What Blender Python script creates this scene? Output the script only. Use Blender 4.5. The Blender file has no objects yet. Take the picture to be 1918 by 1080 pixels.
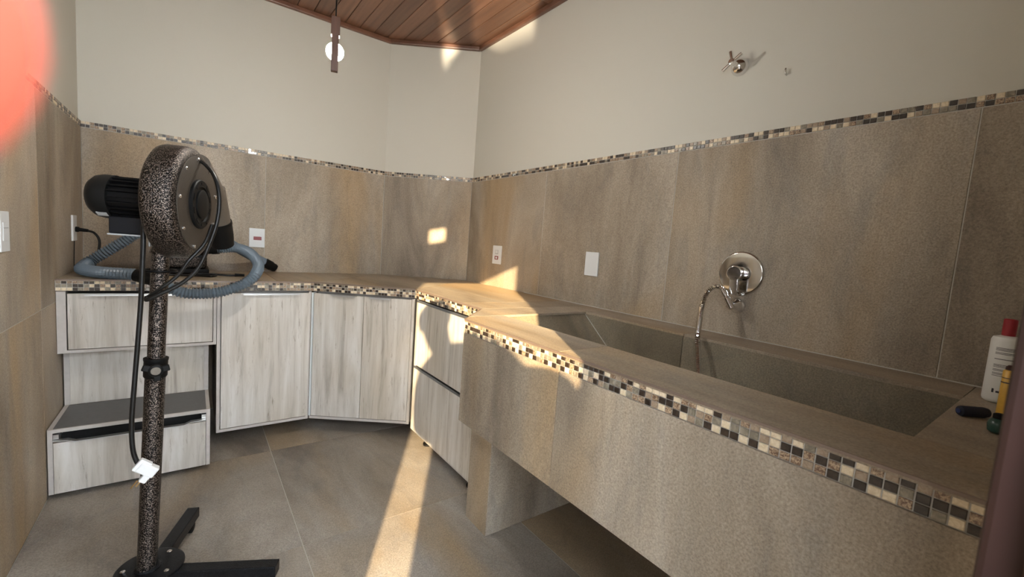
import bpy, bmesh, math, random
from mathutils import Vector, Matrix
random.seed(7)
sc = bpy.context.scene
COL = sc.collection

# ------------------------------------------------------------------ camera
def rows(yaw, pitch, roll):
    cy, sy, cp, sp = math.cos(yaw), math.sin(yaw), math.cos(pitch), math.sin(pitch)
    fwd = Vector((sy*cp, cy*cp, sp)); right = Vector((cy, -sy, 0)); up = right.cross(fwd)
    cr, sr = math.cos(roll), math.sin(roll)
    return cr*right + sr*up, -sr*right + cr*up, fwd
R_, U_, F_ = rows(0.639441592, -0.0949133969, 0.073829643)
CAM = Vector((0, 0, 1.25))
cd = bpy.data.cameras.new('camera'); cam = bpy.data.objects.new('camera', cd); COL.objects.link(cam)
cam.matrix_world = Matrix(((R_.x, U_.x, -F_.x, CAM.x), (R_.y, U_.y, -F_.y, CAM.y), (R_.z, U_.z, -F_.z, CAM.z), (0, 0, 0, 1)))
cd.sensor_fit = 'HORIZONTAL'; cd.sensor_width = 36; cd.lens = 810.303*36/1918
cd.clip_start = 0.002; cd.clip_end = 200
cd.dof.use_dof = True; cd.dof.focus_distance = 2.0; cd.dof.aperture_fstop = 7.0
sc.camera = cam

# ------------------------------------------------------------------ world, sun, exposure
w = bpy.data.worlds.new('sky'); sc.world = w; w.use_nodes = True
bg = w.node_tree.nodes['Background']; bg.inputs[0].default_value = (0.86, 0.93, 1.0, 1); bg.inputs[1].default_value = 16.0
def sunlamp(name, d, e, col, ang):
    l = bpy.data.lights.new(name, 'SUN'); l.energy = e; l.color = col; l.angle = math.radians(ang)
    o = bpy.data.objects.new(name, l); COL.objects.link(o)
    o.rotation_euler = Vector(d).to_track_quat('-Z', 'Y').to_euler(); o.location = (-3, -6, 4)
    return o
AZ, TE = 0.594, 0.378                       # sun: x per y, drop per y
sunlamp('sun', (AZ, 1, -TE), 16.0, (1.0, 0.77, 0.46), 0.7)
sunlamp('upward_sun_for_glints', (AZ, 1, TE), 6.0, (1.0, 0.85, 0.62), 1.0)  # added lamp from below, stands in for sunlight reflected by something outside
sc.view_settings.view_transform = 'Standard'; sc.view_settings.look = 'None'
sc.view_settings.gamma = 1.0; sc.view_settings.use_curve_mapping = False
sc.view_settings.exposure = 0.64

# ------------------------------------------------------------------ material helpers
MATS = {}
def newmat(name):
    m = bpy.data.materials.new(name); m.use_nodes = True; MATS[name] = m
    nt = m.node_tree; b = nt.nodes['Principled BSDF']
    return m, nt, b
def N(nt, t, **kw):
    n = nt.nodes.new(t)
    for k, v in kw.items(): setattr(n, k, v)
    return n
def plain(name, col, rough=0.5, metal=0.0, bump=0.0, bscale=200, spec=None, coat=0, var=0.0):
    m, nt, b = newmat(name)
    b.inputs['Base Color'].default_value = (*col, 1); b.inputs['Roughness'].default_value = rough; b.inputs['Metallic'].default_value = metal
    if coat: b.inputs['Coat Weight'].default_value = coat
    if spec is not None: b.inputs['Specular IOR Level'].default_value = spec
    tc = N(nt, 'ShaderNodeTexCoord'); no = N(nt, 'ShaderNodeTexNoise'); no.inputs['Scale'].default_value = bscale
    nt.links.new(tc.outputs['Object'], no.inputs['Vector'])
    if bump:
        bp = N(nt, 'ShaderNodeBump'); bp.inputs['Strength'].default_value = bump; bp.inputs['Distance'].default_value = 0.002
        nt.links.new(no.outputs[0], bp.inputs['Height']); nt.links.new(bp.outputs[0], b.inputs['Normal'])
    if var:
        mx = N(nt, 'ShaderNodeMix', data_type='RGBA')
        mx.inputs[6].default_value = (*[c*(1-var) for c in col], 1); mx.inputs[7].default_value = (*[min(1, c*(1+var)) for c in col], 1)
        nt.links.new(no.outputs[0], mx.inputs[0]); nt.links.new(mx.outputs[2], b.inputs['Base Color'])
    return m
def ramp(nt, stops):
    r = N(nt, 'ShaderNodeValToRGB'); e = r.color_ramp.elements
    while len(e) < len(stops): e.new(0.5)
    for el, (p, c) in zip(e, stops): el.position = p; el.color = (*c, 1)
    return r
def streaks(nt, vec, rot, scale, nscale, detail, rough=0.6, dist=0.0):
    mp = N(nt, 'ShaderNodeMapping'); mp.inputs['Rotation'].default_value = rot; mp.inputs['Scale'].default_value = scale
    nt.links.new(vec, mp.inputs['Vector'])
    no = N(nt, 'ShaderNodeTexNoise'); no.inputs['Scale'].default_value = nscale; no.inputs['Detail'].default_value = detail
    no.inputs['Roughness'].default_value = rough; no.inputs['Distortion'].default_value = dist
    nt.links.new(mp.outputs[0], no.inputs['Vector']); return no
def objvec(nt, per=31.0):
    tc = N(nt, 'ShaderNodeTexCoord'); oi = N(nt, 'ShaderNodeObjectInfo')
    mu = N(nt, 'ShaderNodeMath', operation='MULTIPLY'); mu.inputs[1].default_value = per; nt.links.new(oi.outputs['Random'], mu.inputs[0])
    va = N(nt, 'ShaderNodeVectorMath', operation='ADD'); nt.links.new(tc.outputs['Object'], va.inputs[0]); nt.links.new(mu.outputs[0], va.inputs[1])
    return va.outputs[0], oi
def slate(name, rot, scale, tint=(1, 1, 1), rough=0.55):
    """beige quartzite-look porcelain: soft diagonal veins, rusty blooms, fine grain"""
    m, nt, b = newmat(name); v, oi = objvec(nt)
    t = lambda c: tuple(a*k for a, k in zip(c, tint))
    n1 = streaks(nt, v, rot, scale, 2.2, 6, 0.62, 0.6)
    r1 = ramp(nt, [(0.30, t((.195, .154, .113))), (0.44, t((.315, .258, .195))), (0.56, t((.400, .336, .263))), (0.72, t((.51, .450, .37)))])
    nt.links.new(n1.outputs[0], r1.inputs[0])
    n2 = streaks(nt, v, rot, tuple(s*0.55 for s in scale), 2.6, 3, 0.5, 0.9)         # rust blooms
    r2 = ramp(nt, [(0.50, (0, 0, 0)), (0.70, (1, 1, 1))]); nt.links.new(n2.outputs[0], r2.inputs[0])
    mf = N(nt, 'ShaderNodeMath', operation='MULTIPLY'); mf.inputs[1].default_value = 0.75; nt.links.new(r2.outputs[0], mf.inputs[0])
    mx = N(nt, 'ShaderNodeMix', data_type='RGBA'); mx.inputs[7].default_value = (*t((.42, .285, .145)), 1)
    nt.links.new(mf.outputs[0], mx.inputs[0]); nt.links.new(r1.outputs[0], mx.inputs[6])
    n3 = streaks(nt, v, (0, 0, 0), (1, 1, 1), 190, 5, 0.75)                              # grain
    r3 = ramp(nt, [(0.32, (.60, .59, .57)), (0.68, (1.26, 1.26, 1.26))]); nt.links.new(n3.outputs[0], r3.inputs[0])
    mg = N(nt, 'ShaderNodeMix', data_type='RGBA', blend_type='MULTIPLY'); mg.inputs[0].default_value = 1.0
    nt.links.new(mx.outputs[2], mg.inputs[6]); nt.links.new(r3.outputs[0], mg.inputs[7])
    n4 = streaks(nt, v, rot, tuple(s*1.4 for s in scale), 5.5, 5, 0.7, 1.2)         # grey veils
    r4 = ramp(nt, [(0.5, (1, 1, 1)), (0.66, (.82, .85, .90))]); nt.links.new(n4.outputs[0], r4.inputs[0])
    mh = N(nt, 'ShaderNodeMix', data_type='RGBA', blend_type='MULTIPLY'); mh.inputs[0].default_value = 0.9
    nt.links.new(mg.outputs[2], mh.inputs[6]); nt.links.new(r4.outputs[0], mh.inputs[7])
    nt.links.new(mh.outputs[2], b.inputs['Base Color'])
    b.inputs['Roughness'].default_value = rough
    bp = N(nt, 'ShaderNodeBump'); bp.inputs['Strength'].default_value = 0.55; bp.inputs['Distance'].default_value = 0.003
    ad = N(nt, 'ShaderNodeMath', operation='ADD'); nt.links.new(n3.outputs[0], ad.inputs[0]); nt.links.new(n4.outputs[0], ad.inputs[1])
    nt.links.new(ad.outputs[0], bp.inputs['Height']); nt.links.new(bp.outputs[0], b.inputs['Normal'])
    return m
def whitewood(name, tint=(1, 1, 1)):
    """limed oak laminate with vertical grain and dark checks"""
    m, nt, b = newmat(name); v, oi = objvec(nt, 17.0)
    t = lambda c: tuple(a*k for a, k in zip(c, tint))
    n1 = streaks(nt, v, (0, 0, 0), (1, 1, .07), 22, 7, 0.66, 0.5)
    r1 = ramp(nt, [(0.28, t((.30, .265, .225))), (0.46, t((.50, .46, .405))), (0.60, t((.585, .55, .50))), (0.8, t((.66, .63, .59)))])
    nt.links.new(n1.outputs[0], r1.inputs[0])
    n2 = streaks(nt, v, (0, 0, 0), (1, 1, .11), 60, 5, 0.75, 0.3)
    r2 = ramp(nt, [(0.30, (.45, .40, .34)), (0.40, (1, 1, 1))]); nt.links.new(n2.outputs[0], r2.inputs[0])
    n3 = streaks(nt, v, (0, 0, 0), (1, 1, .35), 3.2, 3, 0.5, 0.3)
    r3 = ramp(nt, [(0.30, (.90, .85, .77)), (0.60, (1.05, 1.05, 1.05))]); nt.links.new(n3.outputs[0], r3.inputs[0])
    a = N(nt, 'ShaderNodeMix', data_type='RGBA', blend_type='MULTIPLY'); a.inputs[0].default_value = 0.75
    nt.links.new(r1.outputs[0], a.inputs[6]); nt.links.new(r2.outputs[0], a.inputs[7])
    c = N(nt, 'ShaderNodeMix', data_type='RGBA', blend_type='MULTIPLY'); c.inputs[0].default_value = 1
    nt.links.new(a.outputs[2], c.inputs[6]); nt.links.new(r3.outputs[0], c.inputs[7]); nt.links.new(c.outputs[2], b.inputs['Base Color'])
    b.inputs['Roughness'].default_value = 0.5
    bp = N(nt, 'ShaderNodeBump'); bp.inputs['Strength'].default_value = 0.2; bp.inputs['Distance'].default_value = 0.001
    nt.links.new(n2.outputs[0], bp.inputs['Height']); nt.links.new(bp.outputs[0], b.inputs['Normal'])
    return m
def darkwood(name, c0, c1, scale=(1, .06, 1), rough=0.35, coat=0.2):
    m, nt, b = newmat(name); v, oi = objvec(nt, 23.0)
    n1 = streaks(nt, v, (0, 0, 0), scale, 30, 6, 0.6, 0.4)
    r1 = ramp(nt, [(0.3, c0), (0.7, c1)]); nt.links.new(n1.outputs[0], r1.inputs[0])
    hv = N(nt, 'ShaderNodeHueSaturation'); mr = N(nt, 'ShaderNodeMapRange'); mr.inputs[3].default_value = 0.75; mr.inputs[4].default_value = 1.3
    nt.links.new(oi.outputs['Random'], mr.inputs[0]); nt.links.new(mr.outputs[0], hv.inputs['Value'])
    nt.links.new(r1.outputs[0], hv.inputs['Color']); nt.links.new(hv.outputs[0], b.inputs['Base Color'])
    b.inputs['Roughness'].default_value = rough; b.inputs['Coat Weight'].default_value = coat
    return m
def hammered(name, base, fleck, scale=260):
    m, nt, b = newmat(name); tc = N(nt, 'ShaderNodeTexCoord')
    no = N(nt, 'ShaderNodeTexNoise'); no.inputs['Scale'].default_value = scale; no.inputs['Detail'].default_value = 1.5
    nt.links.new(tc.outputs['Object'], no.inputs['Vector'])
    r = ramp(nt, [(0.50, base), (0.60, fleck)]); nt.links.new(no.outputs[0], r.inputs[0]); nt.links.new(r.outputs[0], b.inputs['Base Color'])
    b.inputs['Metallic'].default_value = 0.75; b.inputs['Roughness'].default_value = 0.33
    bp = N(nt, 'ShaderNodeBump'); bp.inputs['Strength'].default_value = 0.8; bp.inputs['Distance'].default_value = 0.003
    nt.links.new(no.outputs[0], bp.inputs['Height']); nt.links.new(bp.outputs[0], b.inputs['Normal'])
    return m
def emis(name, col, s):
    m, nt, b = newmat(name); b.inputs['Emission Color'].default_value = (*col, 1); b.inputs['Emission Strength'].default_value = s
    b.inputs['Base Color'].default_value = (.9, .9, .9, 1); return m
def chipmat(name, c0, c1, scale, rough, coat, bands=False):
    m, nt, b = newmat(name); v, oi = objvec(nt, 9.0)
    no = streaks(nt, v, (0, 0, 0), (1, 1, 1), scale, 4, 0.65, 0.8)
    r = ramp(nt, [(0.42, c0), (0.6, c1)]); nt.links.new(no.outputs[0], r.inputs[0]); nt.links.new(r.outputs[0], b.inputs['Base Color'])
    b.inputs['Roughness'].default_value = rough; b.inputs['Coat Weight'].default_value = coat
    return m

paint = plain('cream_wall_paint', (.56, .535, .465), 0.6, bump=0.15, bscale=260)
slate_x = slate('slate_tile_x', (0.22, 0, 0), (1, 1.0, .30))
slate_y = slate('slate_tile_y', (0, 0.12, 0), (1.0, 1, .26))
slate_f = slate('slate_tile_floor', (0, 0, 0.5), (1.0, .42, 1), tint=(.78, .82, .90), rough=0.45)
slate_t = slate('slate_tile_top', (0, 0, 0.12), (1.6, .34, 1), tint=(.92, .90, .86), rough=0.42)
slate_ty = slate('slate_tile_top_back', (0, 0, 1.45), (1.6, .34, 1), tint=(.90, .88, .82), rough=0.42)
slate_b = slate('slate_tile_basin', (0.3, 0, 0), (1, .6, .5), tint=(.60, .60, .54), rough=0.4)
grout = plain('pale_grout', (.47, .45, .41), 0.9, bump=0.2)
wood = whitewood('limed_oak_laminate', (.98, 1.0, 1.03))
woodedge = plain('limed_edge_band', (.46, .43, .40), 0.5, var=0.12, bscale=40)
greyboard = plain('grey_laminate', (.105, .105, .105), 0.5, var=0.15, bscale=60)
blackgap = plain('black_interior', (.012, .012, .012), 0.8, var=0.1)
alu = plain('brushed_aluminium', (.55, .55, .54), 0.35, 0.8, var=0.05)
darkalu = plain('dark_aluminium', (.20, .21, .22), 0.35, 0.8, var=0.05)
palestrip = plain('pale_edge_strip', (.62, .66, .68), 0.4, var=0.04)
edgetrim = plain('brown_edge_profile', (.20, .145, .115), 0.35, 0.2, var=0.1)
whiteplastic = plain('white_plastic', (.66, .675, .68), 0.35, var=0.02)
greyplastic = plain('grey_plastic', (.35, .36, .37), 0.4, var=0.05)
redplastic = plain('red_socket', (.22, .012, .015), 0.35, var=0.2, bscale=600)
chrome = plain('polished_chrome', (.78, .78, .78), 0.08, 1.0, var=0.02)
chromedark = plain('chrome_backplate', (.60, .59, .57), 0.10, 1.0, var=0.03)
black = plain('black_paint', (.003, .003, .0035), 0.45, bump=0.1, spec=.15)
blackrubber = plain('black_rubber', (.005, .005, .005), 0.55, var=0.2, spec=.15)
cordmat = plain('black_cord', (.006, .006, .006), 0.4, var=0.2, spec=.3)
steelscrew = plain('steel_screw', (.7, .7, .7), 0.25, 1.0, var=0.05)
brass = plain('brass_pin', (.62, .45, .22), 0.3, 1.0, var=0.05)
ham = hammered('hammered_bronze', (.004, .0032, .003), (.21, .172, .15), 330)
ham2 = hammered('hammered_dark', (.006, .0065, .008), (.016, .018, .023), 500)
coverm = plain('brown_grey_cover', (.050, .040, .031), 0.5, 0.2, bump=0.5, bscale=400, var=0.25, spec=.3)
spoutm = plain('brown_grey_spout', (.115, .098, .080), 0.45, 0.3, bump=0.4, bscale=400, var=0.15)
hosemat = plain('blue_grey_hose', (.115, .150, .185), 0.38, var=0.08)
bulbmat = emis('lit_bulb', (1.0, .96, .88), 420.0)
pendwood = darkwood('pendant_wood', (.055, .026, .017), (.12, .058, .038), (1, 1, .1))
ceilwood = darkwood('ceiling_board_wood', (.125, .058, .032), (.215, .105, .06), (1, .05, 1), 0.4, 0.15)
trimwood = darkwood('ceiling_trim_wood', (.10, .043, .026), (.17, .08, .05), (.3, .3, 1), 0.35, 0.2)
jambwood = darkwood('door_jamb_wood', (.020, .0075, .0045), (.060, .021, .013), (1, 1, .08), 0.6, 0.0)
groove = plain('dark_groove', (.02, .012, .008), 0.9, var=0.2)
concrete = plain('outside_paving', (.42, .40, .37), 0.9, bump=0.3, var=0.15, bscale=30)
chip_dark = chipmat('chip_dark_glass', (.022, .014, .009), (.045, .030, .020), 60, 0.32, 0.15)
chip_cream = chipmat('chip_cream_stone', (.60, .485, .32), (.72, .61, .45), 120, 0.4, 0.0)
chip_grey = chipmat('chip_grey_glass', (.17, .145, .105), (.29, .255, .195), 60, 0.32, 0.15)
chip_mott = chipmat('chip_mottled_stone', (.115, .062, .035), (.48, .36, .24), 260, 0.35, 0.2)
chip_tan = chipmat('chip_tan_stone', (.26, .19, .13), (.36, .28, .20), 160, 0.4, 0.0)
bottlewhite = plain('white_bottle', (.72, .72, .70), 0.4, var=0.02)
bottlered = plain('red_cap', (.30, .012, .022), 0.4, var=0.1)
yellowlab = plain('yellow_tube', (.62, .36, .055), 0.4, var=0.12, bscale=90)
ink = plain('label_ink', (.02, .02, .03), 0.6, var=0.1)
browncap = plain('brown_cap', (.035, .012, .01), 0.4, var=0.1)
navy = plain('navy_sleeve', (.006, .008, .022), 0.75, bump=0.5, bscale=400, var=0.2)
greenp = plain('dark_green_plastic', (.012, .045, .035), 0.3, var=0.3, bscale=60)
backlit_skinm = plain('skin', (.34, .050, .026), 0.6, var=0.08, bscale=60)  # red of light passing through the finger is put into the base colour
shirtm = plain('dark_shirt', (.05, .055, .07), 0.9, var=0.2)
jeansm = plain('jeans', (.05, .07, .12), 0.9, var=0.2)
phonem = plain('phone_black', (.02, .02, .022), 0.3, var=0.1)

# ------------------------------------------------------------------ mesh helpers
WL = {}
class MB:
    def __init__(s): s.v = []; s.f = []
    def add(s, vs, fs):
        n = len(s.v); s.v += [tuple(p) for p in vs]; s.f += [tuple(i+n for i in f) for f in fs]; return s
    def box(s, x0, x1, y0, y1, z0, z1):
        return s.add([(x0,y0,z0),(x1,y0,z0),(x1,y1,z0),(x0,y1,z0),(x0,y0,z1),(x1,y0,z1),(x1,y1,z1),(x0,y1,z1)],
                     [(0,3,2,1),(4,5,6,7),(0,1,5,4),(1,2,6,5),(2,3,7,6),(3,0,4,7)])
    def obox(s, c, ax, ay, az, hx, hy, hz):
        c, ax, ay, az = Vector(c), Vector(ax).normalized(), Vector(ay).normalized(), Vector(az).normalized()
        vs = [c + ax*hx*i + ay*hy*j + az*hz*k for k in (-1, 1) for i, j in ((-1,-1),(1,-1),(1,1),(-1,1))]
        return s.add(vs, [(0,3,2,1),(4,5,6,7),(0,1,5,4),(1,2,6,5),(2,3,7,6),(3,0,4,7)])
    def prism(s, poly, z0, z1):
        n = len(poly)
        return s.add([(x,y,z0) for x,y in poly]+[(x,y,z1) for x,y in poly],
                     [tuple(range(n-1,-1,-1)), tuple(range(n,2*n))]+[(i,(i+1)%n,n+(i+1)%n,n+i) for i in range(n)])
    def cyl(s, p0, p1, r0, r1=None, seg=24, cap=True):
        return s.lathe([(0 if cap else None, 0)], p0, p1, r0, r1, seg) if False else s._cyl(p0, p1, r0, r0 if r1 is None else r1, seg, cap)
    def _frame(s, d):
        d = Vector(d).normalized(); a = Vector((0,0,1)) if abs(d.z) < .9 else Vector((1,0,0))
        u = d.cross(a).normalized(); return d, u, d.cross(u)
    def _cyl(s, p0, p1, r0, r1, seg, cap):
        p0, p1 = Vector(p0), Vector(p1); d, u, v = s._frame(p1-p0); vs = []
        for p, r in ((p0, r0), (p1, r1)):
            vs += [p + (u*math.cos(2*math.pi*i/seg) + v*math.sin(2*math.pi*i/seg))*r for i in range(seg)]
        fs = [(i, (i+1)%seg, seg+(i+1)%seg, seg+i) for i in range(seg)]
        if cap: fs += [tuple(range(seg-1,-1,-1)), tuple(range(seg, 2*seg))]
        return s.add(vs, fs)
    def lathe_axis(s, o, d, prof, seg=32):
        """prof: list of (distance along axis, radius)"""
        o = Vector(o); d, u, v = s._frame(d); vs = []; fs = []
        for t, r in prof:
            vs += [o + d*t + (u*math.cos(2*math.pi*i/seg) + v*math.sin(2*math.pi*i/seg))*max(r, 1e-5) for i in range(seg)]
        for k in range(len(prof)-1):
            fs += [(k*seg+i, k*seg+(i+1)%seg, (k+1)*seg+(i+1)%seg, (k+1)*seg+i) for i in range(seg)]
        fs += [tuple(range(seg-1,-1,-1)), tuple(range((len(prof)-1)*seg, len(prof)*seg))]
        return s.add(vs, fs)
    def tube(s, pts, r, seg=10, corr=0.0, step=None, cap=True):
        pts = [Vector(p) for p in pts]; vs = []; fs = []
        u = None; n = len(pts)
        for k, p in enumerate(pts):
            d = (pts[min(k+1,n-1)] - pts[max(k-1,0)]).normalized()
            if u is None: _, u, v = s._frame(d)
            u = (u - d*u.dot(d)).normalized(); v = d.cross(u)
            rr = (r[k] if isinstance(r, (list, tuple)) else r) + (corr if k % 2 else -corr)
            vs += [p + (u*math.cos(2*math.pi*i/seg) + v*math.sin(2*math.pi*i/seg))*rr for i in range(seg)]
        for k in range(n-1):
            fs += [(k*seg+i, k*seg+(i+1)%seg, (k+1)*seg+(i+1)%seg, (k+1)*seg+i) for i in range(seg)]
        if cap: fs += [tuple(range(seg-1,-1,-1)), tuple(range((n-1)*seg, n*seg))]
        return s.add(vs, fs)
    def build(s, name, mat, parent=None, smooth=False, bevel=0.0, origin=None, seg=2):
        vs = [Vector(p) for p in s.v]
        lo = Vector([min(p[i] for p in vs) for i in range(3)]); hi = Vector([max(p[i] for p in vs) for i in range(3)])
        c = Vector(origin) if origin is not None else (lo+hi)/2
        me = bpy.data.meshes.new(name); me.from_pydata([p-c for p in vs], [], s.f)
        bm = bmesh.new(); bm.from_mesh(me); bmesh.ops.recalc_face_normals(bm, faces=bm.faces); bm.to_mesh(me); bm.free()
        me.materials.append(mat)
        if smooth:
            for p in me.polygons: p.use_smooth = True
            me.set_sharp_from_angle(angle=math.radians(40))
        o = bpy.data.objects.new(name, me); COL.objects.link(o); WL[o.name] = c
        o.location = c
        if parent is not None: o.parent = parent; o.location = c - WL[parent.name]
        if bevel:
            b = o.modifiers.new('bevel', 'BEVEL'); b.width = bevel; b.segments = seg; b.limit_method = 'ANGLE'; b.angle_limit = math.radians(40)
        return o
def thing(name, loc, label, cat, group=None):
    o = bpy.data.objects.new(name, None); COL.objects.link(o); o.location = loc; WL[o.name] = Vector(loc)
    o.empty_display_size = .1
    return tag(o, label, cat, group)
def tag(o, label, cat, group=None):
    o['label'] = label; o['category'] = cat
    if group: o['group'] = group
    return o
def struct(o, label=None):
    o['kind'] = 'structure'
    if label: o['label'] = label
    return o
def spline(pts, n=12):
    """Catmull-Rom through pts"""
    P = [Vector(p) for p in pts]; P = [P[0]*2-P[1]] + P + [P[-1]*2-P[-2]]; out = []
    for i in range(1, len(P)-2):
        a, b, c, d = P[i-1], P[i], P[i+1], P[i+2]
        for k in range(n):
            t = k/n
            out.append(0.5*((2*b) + (c-a)*t + (2*a-5*b+4*c-d)*t*t + (3*b-a-3*c+d)*t**3))
    out.append(P[-2]); return out
def resample(pts, step):
    out = [pts[0].copy()]; acc = 0.0
    for a, b in zip(pts, pts[1:]):
        L = (b-a).length; t = step - acc
        while t <= L and L > 0: out.append(a + (b-a)*(t/L)); t += step
        acc = (acc + L) % step if L > 0 else acc
    return out

# ------------------------------------------------------------------ room dimensions (metres)
XL, XR, YB, YF = -0.51, 1.815, 3.49, 0.028
CH0, CH1 = Vector((1.24, YB, 0)), Vector((XR, 3.085, 0))      # the slanted corner wall
HC = 2.79; TT = 0.012                                          # ceiling, tile thickness
MZ0, MZ1 = 1.746, 1.779                                        # wall mosaic band
CT = 0.95                                                      # worktop
dch = (CH1-CH0).normalized(); nch = Vector((dch.y, -dch.x, 0))  # into the room
if nch.x > 0: nch = -nch
KX, KY = XR+TT, YB+TT
g = 0.0015                                                     # half joint

# --- walls: painted masonry, tile panels proud of it
w_left = struct(MB().box(XL-TT-.12, XL-TT, -.12, YB+.3, -.1, HC+.06).build('wall_left', paint))
w_back = struct(MB().box(XL-TT, 1.36, KY, KY+.12, -.1, HC+.06).build('wall_back', paint))
cm = (CH0+CH1)/2 - nch*(TT+.06)
w_cor = struct(MB().obox((cm.x, cm.y, HC/2), dch, nch, (0,0,1), (CH1-CH0).length/2+.1, .06, HC/2+.06).build('wall_corner', paint))
w_right = struct(MB().box(KX, KX+.12, -.12, 3.2, -.1, HC+.06).build('wall_right', paint))
DX0, DX1, DZ = -0.395, 0.400, 2.053                             # doorway
VX0, VX1, VZ0, VZ1 = -.445, -.224, 2.46, 2.605                   # opening added above the door to let a sun patch onto the corner wall
fm = MB()
fm.box(XL-TT, VX0, -.10, YF, -.1, HC+.06); fm.box(DX1+.045, KX, -.10, YF, -.1, HC+.06)
fm.box(VX0, DX0-.045, -.10, YF, -.1, VZ0); fm.box(DX0-.045, DX1+.045, -.10, YF, DZ+.04, VZ0)
fm.box(VX1, DX1+.045, -.10, YF, VZ0, VZ1); fm.box(VX0, DX1+.045, -.10, YF, VZ1, HC+.06)
w_front = struct(fm.build('wall_front', paint))

def wall_panel(parent, o, u, n, uj, zj, mat, z_mos=(MZ0, MZ1)):
    """tiles on a wall: origin o, along u, facing n; uj joints along, zj joints up"""
    o, u, n = Vector(o), Vector(u), Vector(n); zz = Vector((0,0,1))
    L = uj[-1]-uj[0]; mid = o + u*((uj[0]+uj[-1])/2)
    MB().obox(mid + zz*(z_mos[1]/2) - n*(TT*.55), u, n, zz, L/2, TT*.40, z_mos[1]/2-.0005).build('grout', grout, parent)
    for a, b in zip(uj, uj[1:]):
        for c, d in zip(zj, zj[1:]):
            p = o + u*((a+b)/2) + zz*((c+d)/2) - n*(TT/2)
            MB().obox(p, u, n, zz, (b-a)/2-g, TT/2, (d-c)/2-g).build('tile', mat, parent, bevel=.0012, seg=1)
zj = [0, 0.843, MZ0]
wall_panel(w_left, (XL, 0, 0), (0,1,0), (1,0,0), [YF, .80, 1.70, 2.60, YB], zj, slate_x)
wall_panel(w_back, (0, YB, 0), (1,0,0), (0,-1,0), [XL, .405, 1.24], zj, slate_y)
wall_panel(w_cor, CH0, dch, nch, [0, (CH1-CH0).length], zj, slate_y)
wall_panel(w_right, (XR, 0, 0), (0,1,0), (-1,0,0), [YF, .257, 1.223, 2.16, 3.085], zj, slate_x)

# --- mosaic chips
PH, PV = 0.0188, 0.0165
CH_MATS = [chip_dark, chip_cream, chip_grey, chip_mott, chip_tan]
_chipme = {}
def chip_mesh(key, ax):
    """small pillow chip; ax is the wall normal axis angle"""
    k = (key, ax)
    if k not in _chipme:
        hx, hz, t = PH/2-.0011, PV/2-.0011, .0030
        m = MB(); i = .0010
        vs = [(-hx,0,-hz),(hx,0,-hz),(hx,0,hz),(-hx,0,hz),(-hx,-t+.0008,-hz),(hx,-t+.0008,-hz),(hx,-t+.0008,hz),(-hx,-t+.0008,hz),
              (-hx+i,-t,-hz+i),(hx-i,-t,-hz+i),(hx-i,-t,hz-i),(-hx+i,-t,hz-i)]
        fs = [(0,1,5,4),(1,2,6,5),(2,3,7,6),(3,0,4,7),(4,5,9,8),(5,6,10,9),(6,7,11,10),(7,4,8,11),(8,9,10,11)]
        rot = Matrix.Rotation(ax, 3, 'Z')
        me = bpy.data.meshes.new('mosaic_chip'); me.from_pydata([rot @ Vector(p) for p in vs], [], fs); me.materials.append(CH_MATS[key]); me.update()
        _chipme[k] = me
    return _chipme[k]
def chip_kind(r):
    return r.choices([0,1,2,3,4], [.32,.22,.18,.17,.11])[0]
def mosaic(parent, o, u, n, u0, u1, z0, nrow, single=(1e9, -1e9), seed=1, name='mosaic_chip'):
    """chips between u0..u1; those with u inside `single` are objects, the rest joined"""
    r = random.Random(seed); o, u, n = Vector(o), Vector(u).normalized(), Vector(n).normalized()
    ang = math.atan2(n.y, n.x) + math.pi/2
    ncol = max(1, round((u1-u0)/PH)); step = (u1-u0)/ncol
    joined = {}
    for c in range(ncol):
        uu = u0 + (c+.5)*step; prev = -1
        for row in range(nrow):
            k = chip_kind(r)
            if k == prev: k = chip_kind(r)
            prev = k
            p = o + u*uu + Vector((0,0,z0+(row+.5)*PV))
            if single[0] <= uu <= single[1]:
                ob = bpy.data.objects.new(name, chip_mesh(k, ang)); COL.objects.link(ob); ob.parent = parent; ob.location = p - WL[parent.name]
            else:
                b = joined.setdefault(k, MB()); me = chip_mesh(k, ang)
                b.add([p + v.co for v in me.vertices], [tuple(f.vertices) for f in me.polygons])
    if joined:
        allm = MB(); fm_ = []
        for k, b in joined.items():
            fm_ += [k]*len(b.f); allm.add(b.v, b.f)
        c = sum((Vector(v) for v in allm.v), Vector())/len(allm.v)
        me = bpy.data.meshes.new('mosaic_band'); me.from_pydata([Vector(v)-c for v in allm.v], [], allm.f)
        for m_ in CH_MATS: me.materials.append(m_)
        me.polygons.foreach_set('material_index', fm_); me.update()
        ob = bpy.data.objects.new('mosaic_band', me); COL.objects.link(ob); ob.parent = parent; ob.location = c - WL[parent.name]
        ob['kind'] = 'stuff'
D = TT*.35
mosaic(w_left, (XL-.002, 0, 0), (0,1,0), (1,0,0), YF, YB, MZ0+.0005, 2, seed=3)
mosaic(w_back, (0, YB+.002, 0), (1,0,0), (0,-1,0), XL, 1.24, MZ0+.0005, 2, seed=4)
mosaic(w_cor, CH0 - nch*.002, dch, nch, 0, (CH1-CH0).length, MZ0+.0005, 2, seed=5)
mosaic(w_right, (XR+.002, 0, 0), (0,1,0), (-1,0,0), YF, 3.085, MZ0+.0005, 2, single=(0.15, 1.75), seed=6)

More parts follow.
